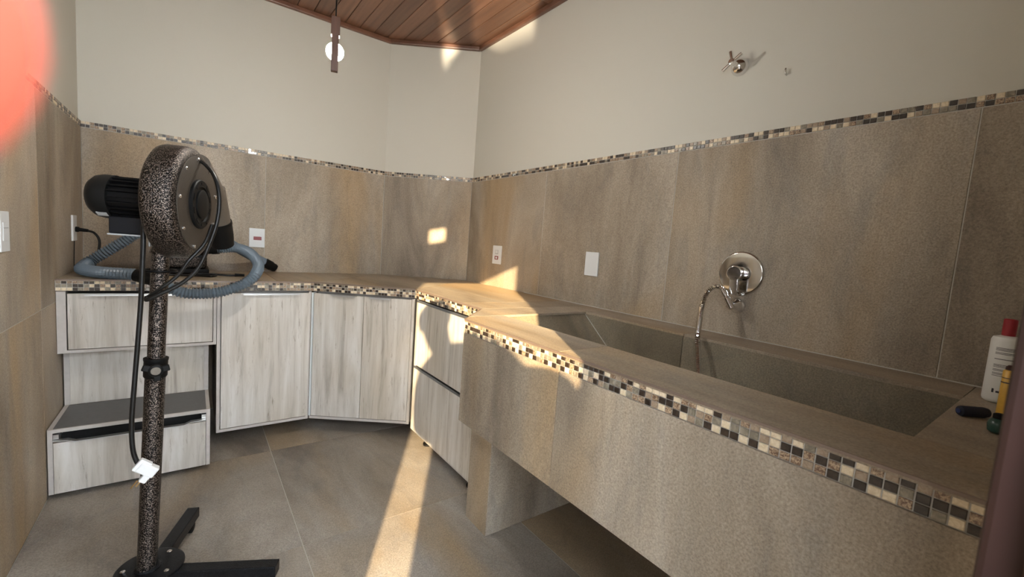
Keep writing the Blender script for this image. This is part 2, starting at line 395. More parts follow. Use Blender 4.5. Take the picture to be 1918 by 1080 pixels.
# --- floor: slab, grout bed and big square tiles
fl = struct(MB().prism([(XL-.13,-.10),(KX+.12,-.10),(KX+.12,3.1),(1.3,3.62),(XL-.13,3.62)], -.10, -.010).build('floor', grout))
MB().prism([(XL,-.10),(XR,-.10),(XR,3.08),(1.24,YB),(XL,YB)], -.010, -.0015).build('grout_bed', grout, fl)
fx = [XL, .36, 1.216, XR]; fy = [-.09, .856, 1.76, 2.664, YB]
for a, b in zip(fx, fx[1:]):
    for c, d in zip(fy, fy[1:]):
        poly = [(a+g,c+g),(b-g,c+g),(b-g,d-g),(a+g,d-g)]
        if d == YB and b == XR: poly = [(a+g,c+g),(b-g,c+g),(b-g,3.08),(1.25,d-g),(a+g,d-g)]
        MB().prism(poly, -.0014, 0.0).build('tile', slate_f, fl)
# --- ceiling of varnished boards
ce = struct(MB().prism([(XL-.1,-.12),(KX+.1,-.12),(KX+.1,3.15),(1.3,3.62),(XL-.1,3.62)], HC+.012, HC+.07).build('ceiling', groove))
def ymax(x): return min(KY, CH0.y+TT - (x-CH0.x)*(CH0.y-CH1.y)/(CH1.x-CH0.x)) if x > CH0.x else KY
BW = 0.106; x = 1.104 - BW*16
while x < KX:
    a, b = max(x+.0022, XL-TT), min(x+BW-.0022, KX)
    if b > a:
        rb = random.Random(int(x*1000)); cut = rb.uniform(.6, 2.9)
        for y0, y1 in ((YF-.02, cut), (cut+.0015, None)):
            poly = [(a,y0),(b,y0),(b, y1 or ymax(b))] + ([(CH0.x, KY)] if (y1 is None and a < CH0.x < b) else []) + [(a, y1 or ymax(a))]
            MB().prism(poly, HC, HC+.012).build('ceiling_board', ceilwood, ce, bevel=.002, seg=1)
    x += BW
def trim(i, p0, p1, n, wd=.030, h=.032):
    p0, p1, n = Vector(p0), Vector(p1), Vector(n); d = p1-p0; c = (p0+p1)/2 + n*(wd/2)
    m = MB().obox((c.x, c.y, HC-h/2), d, n, (0,0,1), d.length/2, wd/2, h/2)
    struct(m.build('trim_%d' % i, trimwood, bevel=.006))
trim(1, (XL-TT, YB+TT, 0), (CH0.x+.006, YB+TT, 0), (0,-1,0))
trim(2, CH0-nch*TT, CH1-nch*TT, nch)
trim(3, (KX, 3.09, 0), (KX, YF, 0), (-1,0,0))
trim(4, (XL-TT, YF, 0), (XL-TT, YB+TT, 0), (1,0,0))

# --- door frame of red-brown wood
dr = MB(); dr.box(DX1, DX1+.045, -.075, .0255, 0, DZ+.04)
door = struct(dr.build('door_1', jambwood, bevel=.004), None)
MB().box(DX1-.012, DX1-.0005, -.075, .006, 0, DZ).build('door_stop', jambwood, door, bevel=.003)
MB().box(DX0-.045, DX0, -.075, .0255, 0, DZ+.04).build('door_jamb', jambwood, door, bevel=.004)
MB().box(DX0, DX1, -.075, .024, DZ, DZ+.04).build('door_head', jambwood, door, bevel=.004)
struct(MB().prism([(-2.90, -.101), (-2.90, -2.6), (-1.94, -7.0), (3.2, -7.0), (3.2, -.101)], -.14, -.03).build('floor_outside', concrete))  # unseen ground, slanted edge shaped to cut off part of the upward sun

# ------------------------------------------------------------------ worktop
YW, XC = 2.825, 1.10
P0, P1 = Vector((.597, YW, 0)), Vector((XC, 2.472, 0))
bd = (P1-P0).normalized(); bn = Vector((bd.y, -bd.x, 0)); bn = bn if bn.y < 0 else -bn
def inset(p): return p
YT = 1.53
wt = thing('worktop', (.4, 3.1, .9), 'tiled worktop with mosaic edge running along back wall into the corner', 'worktop')
e = .004
MB().prism([(XL+.001, YW+e), (P0.x+e*.3, YW+e), (P1.x+e, P1.y+e*.4), (XC+e, 1.709), (XR-.001, 1.709), (XR-.001, 3.084), (CH0.x, YB-.001), (XL+.001, YB-.001)], .896, .942).build('slab', grout, wt)
tp = [[(XL+.001, YW), (.40, YW), (.40, YB-.001), (XL+.001, YB-.001)],
      [(.403, YW), (P0.x, YW), (CH0.x-.002, YB-.001), (.403, YB-.001)],
      [(P0.x+.003, YW-.001), (P1.x, P1.y), (XR-.002, 3.08), (CH0.x+.002, YB-.003)],
      [(XC, P1.y-.003), (XC, 1.902), (XR-.001, 1.902), (XR-.001, 3.076)],
      [(XC, 1.899), (XC, 1.709), (XR-.001, 1.709), (XR-.001, 1.899)]]
for i, p in enumerate(tp): MB().prism(p, .942, CT).build('tile', slate_ty if i < 3 else slate_t, wt)
mosaic(wt, (0, YW+e, 0), (1,0,0), (0,-1,0), XL+.002, P0.x, .896, 3, seed=11)
mosaic(wt, P0 + Vector((e*.3, e, 0)), bd, bn, 0, (P1-P0).length, .896, 3, seed=12)
mosaic(wt, (XC+e, 0, 0), (0,1,0), (-1,0,0), 1.709, P1.y, .896, 3, seed=13)
def edge_profile(name, pts, z0, z1, mat, parent, off=.003):
    m = MB()
    for a, b in zip(pts, pts[1:]):
        a, b = Vector((*a, 0)), Vector((*b, 0)); d = (b-a).normalized(); n = Vector((-d.y, d.x, 0))
        c = (a+b)/2 + n*off*0
        m.obox((c.x, c.y, (z0+z1)/2), d, n, (0,0,1), (b-a).length/2+.001, off, (z1-z0)/2)
    return m.build(name, mat, parent)
edge_profile('edge_profile', [(XL+.003, YW), (P0.x, YW), (P1.x, P1.y), (XC, 1.712)], .9445, .951, edgetrim, wt, .0022)

# ------------------------------------------------------------------ bathtub
XT = 0.88; TZ0, TZM = .53, .8955
bx0, bx1, by0, by1, bz = 1.098, 1.618, .172, 1.535, .60
tub = thing('bathtub', (1.35, .8, .53), 'long built-in stone tiled bathtub with mosaic band along its raised front', 'bathtub')
core = MB()
core.box(XT+.012, bx0+.008-.02, YF+.002, 1.47, TZ0+.01, .940)                       # front
core.box(bx1+.012, XR-.002, YF+.002, 1.705, TZ0+.01, .940)                          # back
core.box(bx0-.01, bx1+.01, YF+.002, by0-.013, TZ0+.01, .940)                        # near end
core.prism([(XT+.015, 1.475), (bx1+.01, 1.475), (bx1+.01, 1.705), (XC+.006, 1.705)], TZ0+.01, .62)
core.add([(bx0-.02, by1+.012, .62), (bx1+.012, by1+.012, .62), (bx1+.012, 1.705, .62), (XC+.006, 1.705, .62), (XT+.015, 1.49, .62),
          (bx0-.02, by1+.012, .94), (bx1+.012, by1+.012, .94), (bx1+.012, 1.705, .94), (XC+.006, 1.705, .94), (XT+.015, 1.49, .94)],
         [(0,1,2,3,4), (9,8,7,6,5), (0,5,6,1), (1,6,7,2), (2,7,8,3), (3,8,9,4), (4,9,5,0)])
core.box(bx0-.01, bx1+.012, YF+.002, 1.49, TZ0+.01, bz-.013)
core.build('body', grout, tub)
MB().prism([(XT+.002, YF+.001), (XT+.002, 1.482), (XC, 1.706), (XR-.002, 1.706), (XR-.002, YF+.001)], TZ0, TZ0+.0098).build('underside', slate_f, tub)
for a, b in ((YF+.001, .92), (.92, 1.484)):
    MB().box(XT, XT+.011, a+g, b-g, TZ0, TZM-.0015).build('front_tile', slate_x, tub, bevel=.001, seg=1)
MB().add([(XT, 1.4845, TZ0), (XC, 1.7075, TZ0), (XC+.010, 1.7055, TZ0), (XT+.011, 1.4840, TZ0), (XT, 1.4845, .942), (XC, 1.7075, .942), (XC+.010, 1.7055, .942), (XT+.011, 1.4840, .942)],
         [(0,3,2,1),(4,5,6,7),(0,1,5,4),(1,2,6,5),(2,3,7,6),(3,0,4,7)]).build('end_tile', slate_x, tub)
MB().box(XT+.004, XT+.0118, YF+.001, 1.483, TZM-.001, .944).build('mosaic_backing', grout, tub)
mosaic(tub, (XT+.004, 0, 0), (0,1,0), (-1,0,0), YF+.004, 1.482, TZM, 3, single=(-1, 9), seed=21)
rim = [[(XT, YF+.001), (bx0, YF+.001), (bx0, .928), (XT, .928)],
       [(XT, .931), (bx0, .931), (bx0, YT-.0015), (XT+.046, YT-.0015), (XT, 1.484)],
       [(bx0+.002, YF+.001), (XR-.001, YF+.001), (XR-.001, by0), (bx0+.002, by0)],
       [(bx1, by0+.002), (XR-.001, by0+.002), (XR-.001, .975), (bx1, .975)],
       [(bx1, .978), (XR-.001, .978), (XR-.001, YT-.0015), (bx1, YT-.0015)],
       [(XT+.049, YT+.0015), (XR-.001, YT+.0015), (XR-.001, 1.7065), (XC, 1.7065)]]
for p in rim: MB().prism(p, .9405, CT).build('rim_tile', slate_t, tub)
edge_profile('edge_profile', [(XT, YF+.002), (XT, 1.484), (XC-.002, 1.706)], .9455, .951, edgetrim, tub, .0024)
# basin lining
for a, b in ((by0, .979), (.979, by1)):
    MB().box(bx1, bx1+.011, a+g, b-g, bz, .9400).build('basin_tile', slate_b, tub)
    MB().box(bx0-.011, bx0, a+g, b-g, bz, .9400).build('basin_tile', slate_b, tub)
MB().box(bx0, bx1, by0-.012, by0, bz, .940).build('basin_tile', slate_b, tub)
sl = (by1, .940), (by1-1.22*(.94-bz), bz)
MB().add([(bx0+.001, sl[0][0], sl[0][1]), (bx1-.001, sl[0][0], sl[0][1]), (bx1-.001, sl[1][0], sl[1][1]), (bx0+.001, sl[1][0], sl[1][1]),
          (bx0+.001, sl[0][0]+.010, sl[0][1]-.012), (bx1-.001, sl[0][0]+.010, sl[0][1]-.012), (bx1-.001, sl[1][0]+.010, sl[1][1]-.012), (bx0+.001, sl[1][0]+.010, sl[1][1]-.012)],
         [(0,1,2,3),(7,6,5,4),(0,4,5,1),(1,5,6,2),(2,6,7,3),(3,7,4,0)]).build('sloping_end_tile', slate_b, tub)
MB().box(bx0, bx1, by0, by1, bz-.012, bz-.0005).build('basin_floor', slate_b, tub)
MB().obox((bx1-.002, by1-.17, .80), (0,-1.22,-1), (1,0,0), (0,1,-1.22), .22, .0015, .0025).build('grout_line', grout, tub)
MB().box(XR-.0045, XR-.0005, YF+.01, 2.3, CT+.0002, CT+.003).build('grout_line', grout, tub)
MB().cyl((1.35, .55, bz-.0004), (1.35, .55, bz+.004), .035, seg=24).build('drain', chrome, tub)
# support wall below the tub
px0, py0, py1 = 1.02, 1.434, 1.60
pier = thing('tub_support', (1.4, 1.5, 0), 'stone tiled block under the bathtub standing on the floor', 'support')
MB().box(px0+.011, XR-.003, py0+.011, py1, .001, TZ0-.001).build('block', grout, pier)
MB().box(px0, px0+.0105, py0+.002, py1, .001, TZ0-.001).build('tile', slate_x, pier)
MB().box(px0+.002, XR-.003, py0, py0+.0105, .001, TZ0-.001).build('tile', slate_y, pier)

# ------------------------------------------------------------------ cabinets
CB, CTOP = .088, .889
YC = 2.833
def lip_handle(parent, p0, p1, n, z, mat=alu, drop=.010, out=.014):
    """edge pull: a thin lip along the top of a front"""
    p0, p1, n = Vector(p0), Vector(p1), Vector(n); d = (p1-p0).normalized(); c = (p0+p1)/2
    m = MB().obox((c + n*(out/2) + Vector((0,0,z))), d, n, (0,0,1), (p1-p0).length/2, out/2, .0016)
    q = c + n*(out-.001) + Vector((0,0,z-drop/2)); m.obox(q, d, n, (0,0,1), (p1-p0).length/2-.01, .001, drop/2)
    return m.build('handle', mat, parent)
# wall-hung drawer unit
c1 = thing('drawer_cabinet', (-.2, 3.1, .6), 'wall-hung limed oak drawer unit with one wide drawer above the step', 'cabinet')
b = MB(); b.box(XL+.002, XL+.034, YC, YB-.02, .598, CTOP+.004); b.box(XL+.034, .106, YC, YB-.02, .598, .612); b.box(.092, .106, YC, YB-.02, .612, CTOP+.004); b.box(XL+.034, .092, YB-.04, YB-.02, .612, CTOP)
b.build('body', woodedge, c1)
MB().box(XL+.034, .092, YC+.06, YC+.07, .612, CTOP).build('drawer_box', blackgap, c1)
f = MB().box(XL+.039, .089, YC-.001, YC+.018, .6155, CTOP-.007).build('drawer_front', wood, c1, bevel=.001, seg=1)
lip_handle(f, (-.42, YC-.001, 0), (-.02, YC-.001, 0), (0,-1,0), CTOP-.007)
# hinged door unit
c2 = thing('door_cabinet', (.35, 3.1, CB), 'wall-hung limed oak cabinet with a single tall door next to the step', 'cabinet')
b = MB(); b.box(.1085, .124, YC, YB-.02, CB, CTOP+.004); b.box(.124, .585, YC, YB-.02, CB, CB+.016); b.box(.571, .585, YC, YB-.02, CB+.016, CTOP+.004); b.box(.124, .571, YC+.05, YC+.06, CB+.016, CTOP)
b.build('body', woodedge, c2)
f = MB().box(.1285, .579, YC-.001, YC+.018, CB+.0195, CTOP-.007).build('door', wood, c2, bevel=.001, seg=1)
lip_handle(f, (.22, YC-.001, 0), (.53, YC-.001, 0), (0,-1,0), CTOP-.007)
# angled corner unit with two doors
Q0, Q1 = Vector((.592, YC, 0)), Vector((1.107, 2.474, 0)); qd = (Q1-Q0).normalized(); qn = Vector((qd.y, -qd.x, 0)); qn = qn if qn.y < 0 else -qn
QL = (Q1-Q0).length
def qbox(m, a, b_, d0, d1, z0, z1):
    c = Q0 + qd*((a+b_)/2) - qn*((d0+d1)/2); return m.obox((c.x, c.y, (z0+z1)/2), qd, qn, (0,0,1), (b_-a)/2, (d1-d0)/2, (z1-z0)/2)
c3 = thing('corner_cabinet', (.95, 2.85, CB), 'angled limed oak corner cabinet with two tall doors', 'cabinet')
b = MB(); qbox(b, 0, QL-.004, 0, .45, CB, CB+.016); qbox(b, .0, .012, .02, .3, CB+.016, CTOP); qbox(b, QL-.016, QL-.004, .005, .45, CB+.016, CTOP); qbox(b, .012, QL-.016, .05, .06, CB+.016, CTOP)
b.build('body', woodedge, c3)
half = .31*QL/.63 if False else QL*.498
for a, b_, h0, h1 in ((.010, half-.0015, .10, .26), (half+.0015, QL-.022, .03, .17)):
    f = qbox(MB(), a, b_, -.001, .018, CB+.0195, CTOP-.007).build('door', wood, c3, bevel=.001, seg=1)
    lip_handle(f, Q0+qd*(a+h0)+qn*.001, Q0+qd*(a+h1)+qn*.001, qn, CTOP-.007)
qbox(MB(), -.003, .0075, -.004, .018, CB+.0195, CTOP-.004).build('corner_strip', palestrip, c3)
qbox(MB(), QL-.020, QL-.006, -.0005, .0045, CB+.016, CTOP-.002).build('filler_strip', wood, c3)
# two-drawer unit facing the room
c4 = thing('two_drawer_cabinet', (1.4, 2.0, .066), 'limed oak cabinet with two deep drawers beside the bathtub', 'cabinet')
XF = 1.112; y0, y1 = 1.712, 2.462; ZB = .066
b = MB(); b.box(XF, XR-.02, y0, y1, ZB, ZB+.016); b.box(XF, XR-.02, y1-.014, y1, ZB+.016, CTOP); b.box(XF, XR-.02, y0, y0+.014, ZB+.016, CTOP); b.box(XF+.05, XF+.06, y0+.014, y1-.014, ZB+.016, CTOP)
b.build('body', woodedge, c4)
for z0, z1 in ((ZB+.010, .462), (.486, CTOP-.016)):
    f = MB().box(XF-.003, XF+.016, y0+.004, y1-.006, z0, z1).build('drawer_front', wood, c4, bevel=.001, seg=1)
    MB().box(XF-.004, XF+.016, y0+.006, y1-.008, z1+.0005, z1+.014).build('handle', darkalu, f)
for yy in (2.33, 1.80):
    m = MB().lathe_axis((XF+.06, yy, 0), (0,0,1), [(0, .028), (.01, .028), (.012, .020), (.055, .020), (.0655, .026)], 20)
    m.build('leg', blackrubber, c4, smooth=True)

# ------------------------------------------------------------------ pull-out step
SX0, SX1, SY, SZ = XL+.006, .074, 2.60, .317
st = thing('pull_out_step', (-.22, 2.8, 0), 'grey topped limed oak step with a drawer, pulled out below the drawer unit', 'step')
b = MB()
b.box(SX0, SX0+.016, SY, 2.94, .022, SZ); b.box(SX1-.016, SX1, SY, 2.94, .022, SZ)
b.box(SX0, SX0+.02, 2.925, 2.945, SZ, .594); b.box(SX1-.02, SX1, 2.925, 2.945, SZ, .594)
b.build('side_panel', woodedge, st)
MB().box(SX0+.016, SX1-.016, SY+.008, 2.925, SZ-.014, SZ-.0005).build('tread', greyboard, st)
MB().box(SX0+.016, SX1-.016, SY-.0005, SY+.008, SZ-.016, SZ).build('tread_edge', woodedge, st)
MB().box(SX0+.0205, SX1-.0205, 2.928, 2.944, SZ, .594).build('riser_panel', wood, st)
MB().box(-.40, .0, 2.915, 2.928, .5855, .5895).build('riser_handle', alu, st)
f = MB().box(SX0+.018, SX1-.018, SY-.004, SY+.012, .024, .257).build('drawer_front', wood, st, bevel=.001, seg=1)
hm = MB(); hz = .2575
prof = [(SX0+.018, hz+.008), (-.44, hz+.007), (-.415, hz-.004), (-.03, hz-.004), (-.005, hz+.007), (SX1-.018, hz+.008)]
for (xa, za), (xb, zb) in zip(prof, prof[1:]):
    hm.add([(xa,SY-.016,za),(xb,SY-.016,zb),(xb,SY+.008,zb),(xa,SY+.008,za),(xa,SY-.016,za+.0045),(xb,SY-.016,zb+.0045),(xb,SY+.008,zb+.0045),(xa,SY+.008,za+.0045)],
           [(0,3,2,1),(4,5,6,7),(0,1,5,4),(1,2,6,5),(2,3,7,6),(3,0,4,7)])
hm.build('handle', alu, f)
b = MB(); b.box(SX0+.03, SX1-.03, SY+.09, SY+.10, .03, SZ-.02); b.box(SX0+.017, SX1-.017, SY+.02, 2.92, .024, .03)
b.build('drawer_box', blackgap, st)
for xx in (SX0+.017, SX1-.035): MB().box(xx, xx+.018, SY+.002, SY+.09, .272, .292).build('drawer_runner', alu, st)
for xx in (SX0+.06, SX1-.06):
    for yy in (SY+.07, 2.86):
        MB().cyl((xx-.008, yy, .0115), (xx+.008, yy, .0115), .0112, seg=16).build('caster', blackrubber, st, smooth=True)

# ------------------------------------------------------------------ sockets and switches
def plate(name, c, u, n, wd, h, label, cat='socket', parts=(), group=None):
    c, u, n = Vector(c), Vector(u), Vector(n)
    t = thing(name, c, label, cat, group)
    MB().obox(c + n*.0045, u, n, (0,0,1), wd/2, .0043, h/2).build('cover_plate', whiteplastic, t, bevel=.002)
    for (pn, du, dz, pw, ph, pm, dp) in parts:
        MB().obox(c + u*du + n*(.0088+dp/2) + Vector((0,0,dz)), u, n, (0,0,1), pw/2, dp/2, ph/2).build(pn, pm, t, bevel=.0006, seg=1)
    return t
plate('power_socket', (.359, YB, 1.184), (1,0,0), (0,-1,0), .094, .130, 'white socket plate with one red rectangle on back wall',
      parts=[('socket_insert', 0.003, -.003, .048, .024, redplastic, .0015)])
plate('double_socket', (XR, 2.65, 1.186), (0,-1,0), (-1,0,0), .108, .135, 'white plate with red square below a clear socket, near the corner',
      parts=[('socket_insert', 0, .020, .038, .030, greyplastic, .001), ('socket_face', 0, .022, .030, .022, whiteplastic, .0016), ('red_socket', 0, -.022, .046, .026, redplastic, .001), ('red_socket_face', 0, -.022, .024, .014, whiteplastic, .002)])
plate('blank_plate', (XR, 1.70, 1.189), (0,-1,0), (-1,0,0), .098, .134, 'plain white blanking plate on stone tiled wall beside the taps', 'cover plate')
plate('wall_switch', (XL, 2.165, 1.178), (0,1,0), (1,0,0), .085, .134, 'white switch plate with a rocker line on left tiled wall', 'switch',
      parts=[('rocker', 0, .0, .050, .060, whiteplastic, .002), ('rocker_gap', .0, .012, .046, .003, greyplastic, .0026)])
s5 = plate('corner_socket', (XL, 3.235, 1.181), (0,1,0), (1,0,0), .090, .134, 'white socket plate with a black plug pushed in near the room corner')
# plug and its cord
pc = thing('plug_cord', (XL+.02, 3.24, 1.17), 'black plug and cord hanging from the corner socket to the worktop', 'cord')
MB().lathe_axis((XL+.0095, 3.24, 1.175), (1,-.10,-.08), [(0, .014), (.012, .014), (.016, .010), (.05, .008)], 16).build('plug', blackrubber, pc, smooth=True)
MB().tube(spline([(XL+.055, 3.235, 1.171), (XL+.085, 3.22, 1.160), (XL+.105, 3.21, 1.12), (XL+.10, 3.20, 1.05), (XL+.085, 3.20, .975), (XL+.10, 3.17, .958), (XL+.25, 3.10, .958), (-.10, 3.12, .958)], 8), .006, 8).build('cord', cordmat, pc, smooth=True)
MB().tube([(XL+.006, 3.225, 1.113), (XL+.006, 3.21, 1.02), (XL+.007, 3.20, .956)], .0022, 6).build('wire', cordmat, pc)

# ------------------------------------------------------------------ taps
mx = thing('shower_mixer', (XR, .874, 1.21), 'round chrome mixer plate with a flat lever on the tub wall', 'tap')
mc = Vector((XR, .874, 1.211))
MB().lathe_axis(mc + Vector((-.0005,0,0)), (-1,0,0), [(0, .091), (.004, .091), (.008, .088), (.009, .084), (.0092, .02)], 48).build('backplate', chromedark, mx, smooth=True)
MB().lathe_axis(mc + Vector((-.009,0,0)), (-1,0,0), [(0, .028), (.012, .028), (.014, .024), (.017, .024), (.019, .028), (.034, .028), (.038, .025)], 32).build('cartridge_sleeve', chrome, mx, smooth=True)
lv = MB(); lc = mc + Vector((-.047, 0, 0))
lv.lathe_axis(lc, (-1,0,0), [(0, .031), (.010, .031), (.012, .029)], 32)
lv.obox(lc + Vector((-.006, -.003, -.050)), (0,1,0), (0,.05,1), (1,0,0), .0165, .036, .006)
lv.build('lever', chrome, mx, smooth=True, bevel=.0015)
sh = thing('shower_hose', (XR, .875, 1.08), 'chrome flexible shower hose hanging from a wall elbow into the tub', 'hose')
ec = Vector((XR, .872, 1.080))
MB().lathe_axis(ec + Vector((-.0005,0,0)), (-1,0,0), [(0, .033), (.004, .033), (.020, .024), (.034, .015), (.070, .012)], 32).build('wall_flange', chrome, sh, smooth=True)
e1 = ec + Vector((-.066, -.004, 0)); e2 = e1 + Vector((-.010, .026, .050))
MB().lathe_axis(e1 - (e2-e1)*.25, e2-e1, [(0, .009), (.004, .013), (.05, .013), (.052, .010), (.062, .010), (.064, .0125), (.078, .0125), (.082, .009)], 20).build('elbow', chrome, sh, smooth=True)
d0 = (e2-e1).normalized(); h0 = e1 + d0*.060
hp = spline([h0, (1.734, .903, 1.145), (1.722, .921, 1.152), (1.706, .946, 1.126), (1.685, .950, 1.076), (1.645, .931, 1.018), (1.592, .903, .955), (1.578, .886, .900), (1.570, .868, .814), (1.55, .85, .71), (1.50, .81, .645), (1.44, .74, .620), (1.41, .70, .617)], 16)
MB().tube(resample(hp, .0036), .0096, 10, corr=.0012).build('hose', chrome, sh, smooth=False)
vv = thing('stop_valve', (XR+TT, .985, 2.06), 'small chrome valve with three-armed cross handle high on the wall', 'tap')
vc = Vector((KX, .985, 2.060))
MB().lathe_axis(vc + Vector((-.0005,0,0)), (-1,0,0), [(0, .036), (.004, .036), (.012, .034), (.024, .028), (.034, .018), (.038, .010), (.060, .008)], 32).build('escutcheon', chrome, vv, smooth=True)
hb = vc + Vector((-.062,0,0))
MB().lathe_axis(hb, (-1,0,0), [(0, .012), (.012, .014), (.016, .012), (.018, .006)], 24).build('hub', chrome, vv, smooth=True)
for a in (75, 148, 325):
    r = math.radians(a); d = Vector((0, math.cos(r), math.sin(r)))
    MB().cyl(hb + Vector((-.008,0,0)) + d*.010, hb + Vector((-.008,0,0)) + d*.044, .0058, .0070, 14).build('handle_arm', chrome, vv, smooth=True)
tag(MB().tube([(KX-.0003, .800, 1.980), (KX-.010, .802, 1.985), (KX-.014, .802, 1.995), (KX-.010, .802, 2.002)], .0035, 8).build('wall_hook', steelscrew), 'tiny bent metal hook in the painted wall beside the valve', 'hook')

# ------------------------------------------------------------------ pendant lamp
pl = thing('pendant_lamp', (.452, 1.90, 1.89), 'hanging wooden bar lamp with a lit round bulb below wooden ceiling', 'lamp')
pv = Vector((.452, 1.90, 0)).normalized(); pr = Vector((pv.y, -pv.x, 0))
pcx = Vector((.451, 1.895, 0))
bar = MB()
bar.obox(pcx + Vector((0,0,2.060)), pr, pv, (0,0,1), .0165, .014, .035)
bar.obox(pcx + Vector((0,0,1.958)) - pv*.002, pr, pv, (.0,.0,1), .0128, .012, .068)
bar.build('wooden_bar', pendwood, pl, bevel=.0015)
MB().tube([pcx + Vector((0,0,2.094)), pcx + Vector((.001,0,2.4)), pcx + Vector((.001,0,HC))], .0028, 8).build('cable', cordmat, pl)
MB().lathe_axis(pcx + Vector((.001,0,HC-.025)), (0,0,1), [(0, .03), (.02, .045), (.0248, .045)], 24).build('ceiling_rose', pendwood, pl, smooth=True)
bc = pcx + pv*.052 + Vector((0,0,1.985))
bm_ = bmesh.new(); bmesh.ops.create_uvsphere(bm_, u_segments=24, v_segments=16, radius=.034)
me = bpy.data.meshes.new('bulb'); bm_.to_mesh(me); bm_.free(); me.materials.append(bulbmat)
for p in me.polygons: p.use_smooth = True
bo = bpy.data.objects.new('bulb', me); COL.objects.link(bo); bo.parent = pl; bo.location = bc - WL[pl.name]; WL[bo.name] = bc
MB().cyl(bc + Vector((0,0,.030)), bc + Vector((0,0,.062)), .0085, seg=20).build('lamp_holder', pendwood, pl, smooth=True)
MB().obox(pcx + pv*.035 + Vector((0,0,2.052)), pv, pr, (0,0,1), .026, .006, .006).build('holder_arm', pendwood, pl)

# ------------------------------------------------------------------ stand dryer
dry = thing('stand_dryer', (-.115, 1.765, 0), 'bronze drum shaped pet dryer with black motor on a tall wheeled stand', 'dryer')
HUB = Vector((-.112, 1.765, 0))
Bp, Tp = Vector((-.120, 1.757, .09)), Vector((-.081, 1.757, 1.150))
pd_ = (Tp-Bp).normalized()
def onpole(z): return Bp + (Tp-Bp)*((z-.09)/(1.06))
MB().cyl(Bp, onpole(.765), .0270, seg=28).build('lower_pole', ham, dry, smooth=True)
MB().cyl(onpole(.76), onpole(1.16), .0232, seg=28).build('upper_pole', ham, dry, smooth=True)
cl = MB().lathe_axis(onpole(.752), pd_, [(0, .0285), (.004, .031), (.052, .031), (.056, .0325), (.062, .0325), (.064, .026)], 28).build('clamp_collar', blackrubber, dry, smooth=True)
kd = (CAM - onpole(.79)); kd.z = 0; kd.normalize(); ks = Vector((kd.y, -kd.x, 0)); ks = -ks
kc = onpole(.785) + kd*.036
kn = MB(); kn.lathe_axis(kc, kd, [(0, .014), (.004, .020), (.016, .020), (.020, .016)], 24)
for a in (20, 170, 262):
    r = math.radians(a); d = ks*(-math.cos(r)) + Vector((0,0,math.sin(r)))
    kn.obox(kc + kd*.010 + d*.022, d, kd, d.cross(kd), .013, .0065, .0095)
kn.build('knob', blackrubber, cl, smooth=True, bevel=.003)
MB().lathe_axis(kc + kd*.020, kd, [(0, .0125), (.0015, .0125)], 24).build('knob_cap', spoutm, cl)
MB().lathe_axis(HUB + Vector((0,0,.0905)), (0,0,1), [(0, .094), (.006, .094), (.008, .090)], 40).build('base_plate', ham2, dry, smooth=True)
MB().lathe_axis(HUB + Vector((0,0,.098)) + Vector((-.006,-.004,0)), (0,0,1), [(0, .036), (.004, .036), (.010, .0285), (.03, .0280)], 32).build('pole_socket', ham2, dry, smooth=True)
for a in (45, 110, 175, 245, 310):
    r = math.radians(a); q = HUB + Vector((math.cos(r)*.070, math.sin(r)*.070, .0985))
    MB().lathe_axis(q, (0,0,1), [(0, .008), (.004, .008), (.006, .005)], 8).build('bolt', steelscrew, dry)
for ex, ey in ((.006, 2.092), (.243, 1.585), (-.47, 1.640)):
    e_ = Vector((ex, ey, 0)); d = (e_-HUB).normalized(); s_ = Vector((d.y, -d.x, 0)); L = (e_-HUB).length
    lg = MB().obox(HUB + d*(L/2+.02) + Vector((0,0,.069)), d, s_, (0,0,1), L/2-.02, .0215, .0205).build('leg', ham2, dry, bevel=.003)
    wc = HUB + d*(L-.03)
    MB().lathe_axis(wc + s_*-.010 + Vector((0,0,.0235)), s_, [(0, .019), (.002, .0232), (.018, .0232), (.020, .019)], 20).build('caster', blackrubber, lg, smooth=True)
A = Vector((.94, -.34, 0)).normalized(); V = Vector((.34, .94, 0)).normalized(); Z = Vector((0,0,1))
Fc = Vector((.012, 1.742, 1.313)); TH = .088; Rd = .176
Cb = Fc - A*TH
MB().lathe_axis(Cb, A, [(0, Rd-.030), (.002, Rd-.014), (.010, Rd-.003), (.020, Rd), (TH-.022, Rd), (TH-.010, Rd-.004), (TH-.003, Rd-.012), (TH, Rd-.022), (TH, .05)], 64).build('drum_housing', ham, dry, smooth=True)
cv = MB().lathe_axis(Fc + A*.0003, A, [(0, .150), (.003, .150), (.004, .148), (.004, .05)], 56).build('cover_plate', coverm, dry, smooth=True)
MB().lathe_axis(Fc + A*.004, A, [(0, .078), (.007, .078), (.010, .075), (.011, .056), (.006, .054), (.006, .010)], 48).build('intake_ring', blackrubber, cv, smooth=True)
for i in range(10):
    r = 2*math.pi*(i+.5)/10; q = Fc + A*.0150 + (V*math.cos(r) + Z*math.sin(r))*.065
    t = V*-math.sin(r) + Z*math.cos(r)
    MB().obox(q, t, A, t.cross(A), .010, .0012, .004).build('intake_slot', black, cv)
MB().lathe_axis(Fc + A*.0102, A, [(0, .046), (.006, .046), (.009, .040), (.009, .004)], 40).build('intake_cap', blackrubber, cv, smooth=True)
for i in range(9):
    r = 2*math.pi*i/9 + .25; q = Fc + A*.0042 + (V*math.cos(r) + Z*math.sin(r))*.140
    MB().lathe_axis(q, A, [(0, .0055), (.003, .0055), (.005, .003)], 10).build('screw', steelscrew, cv)
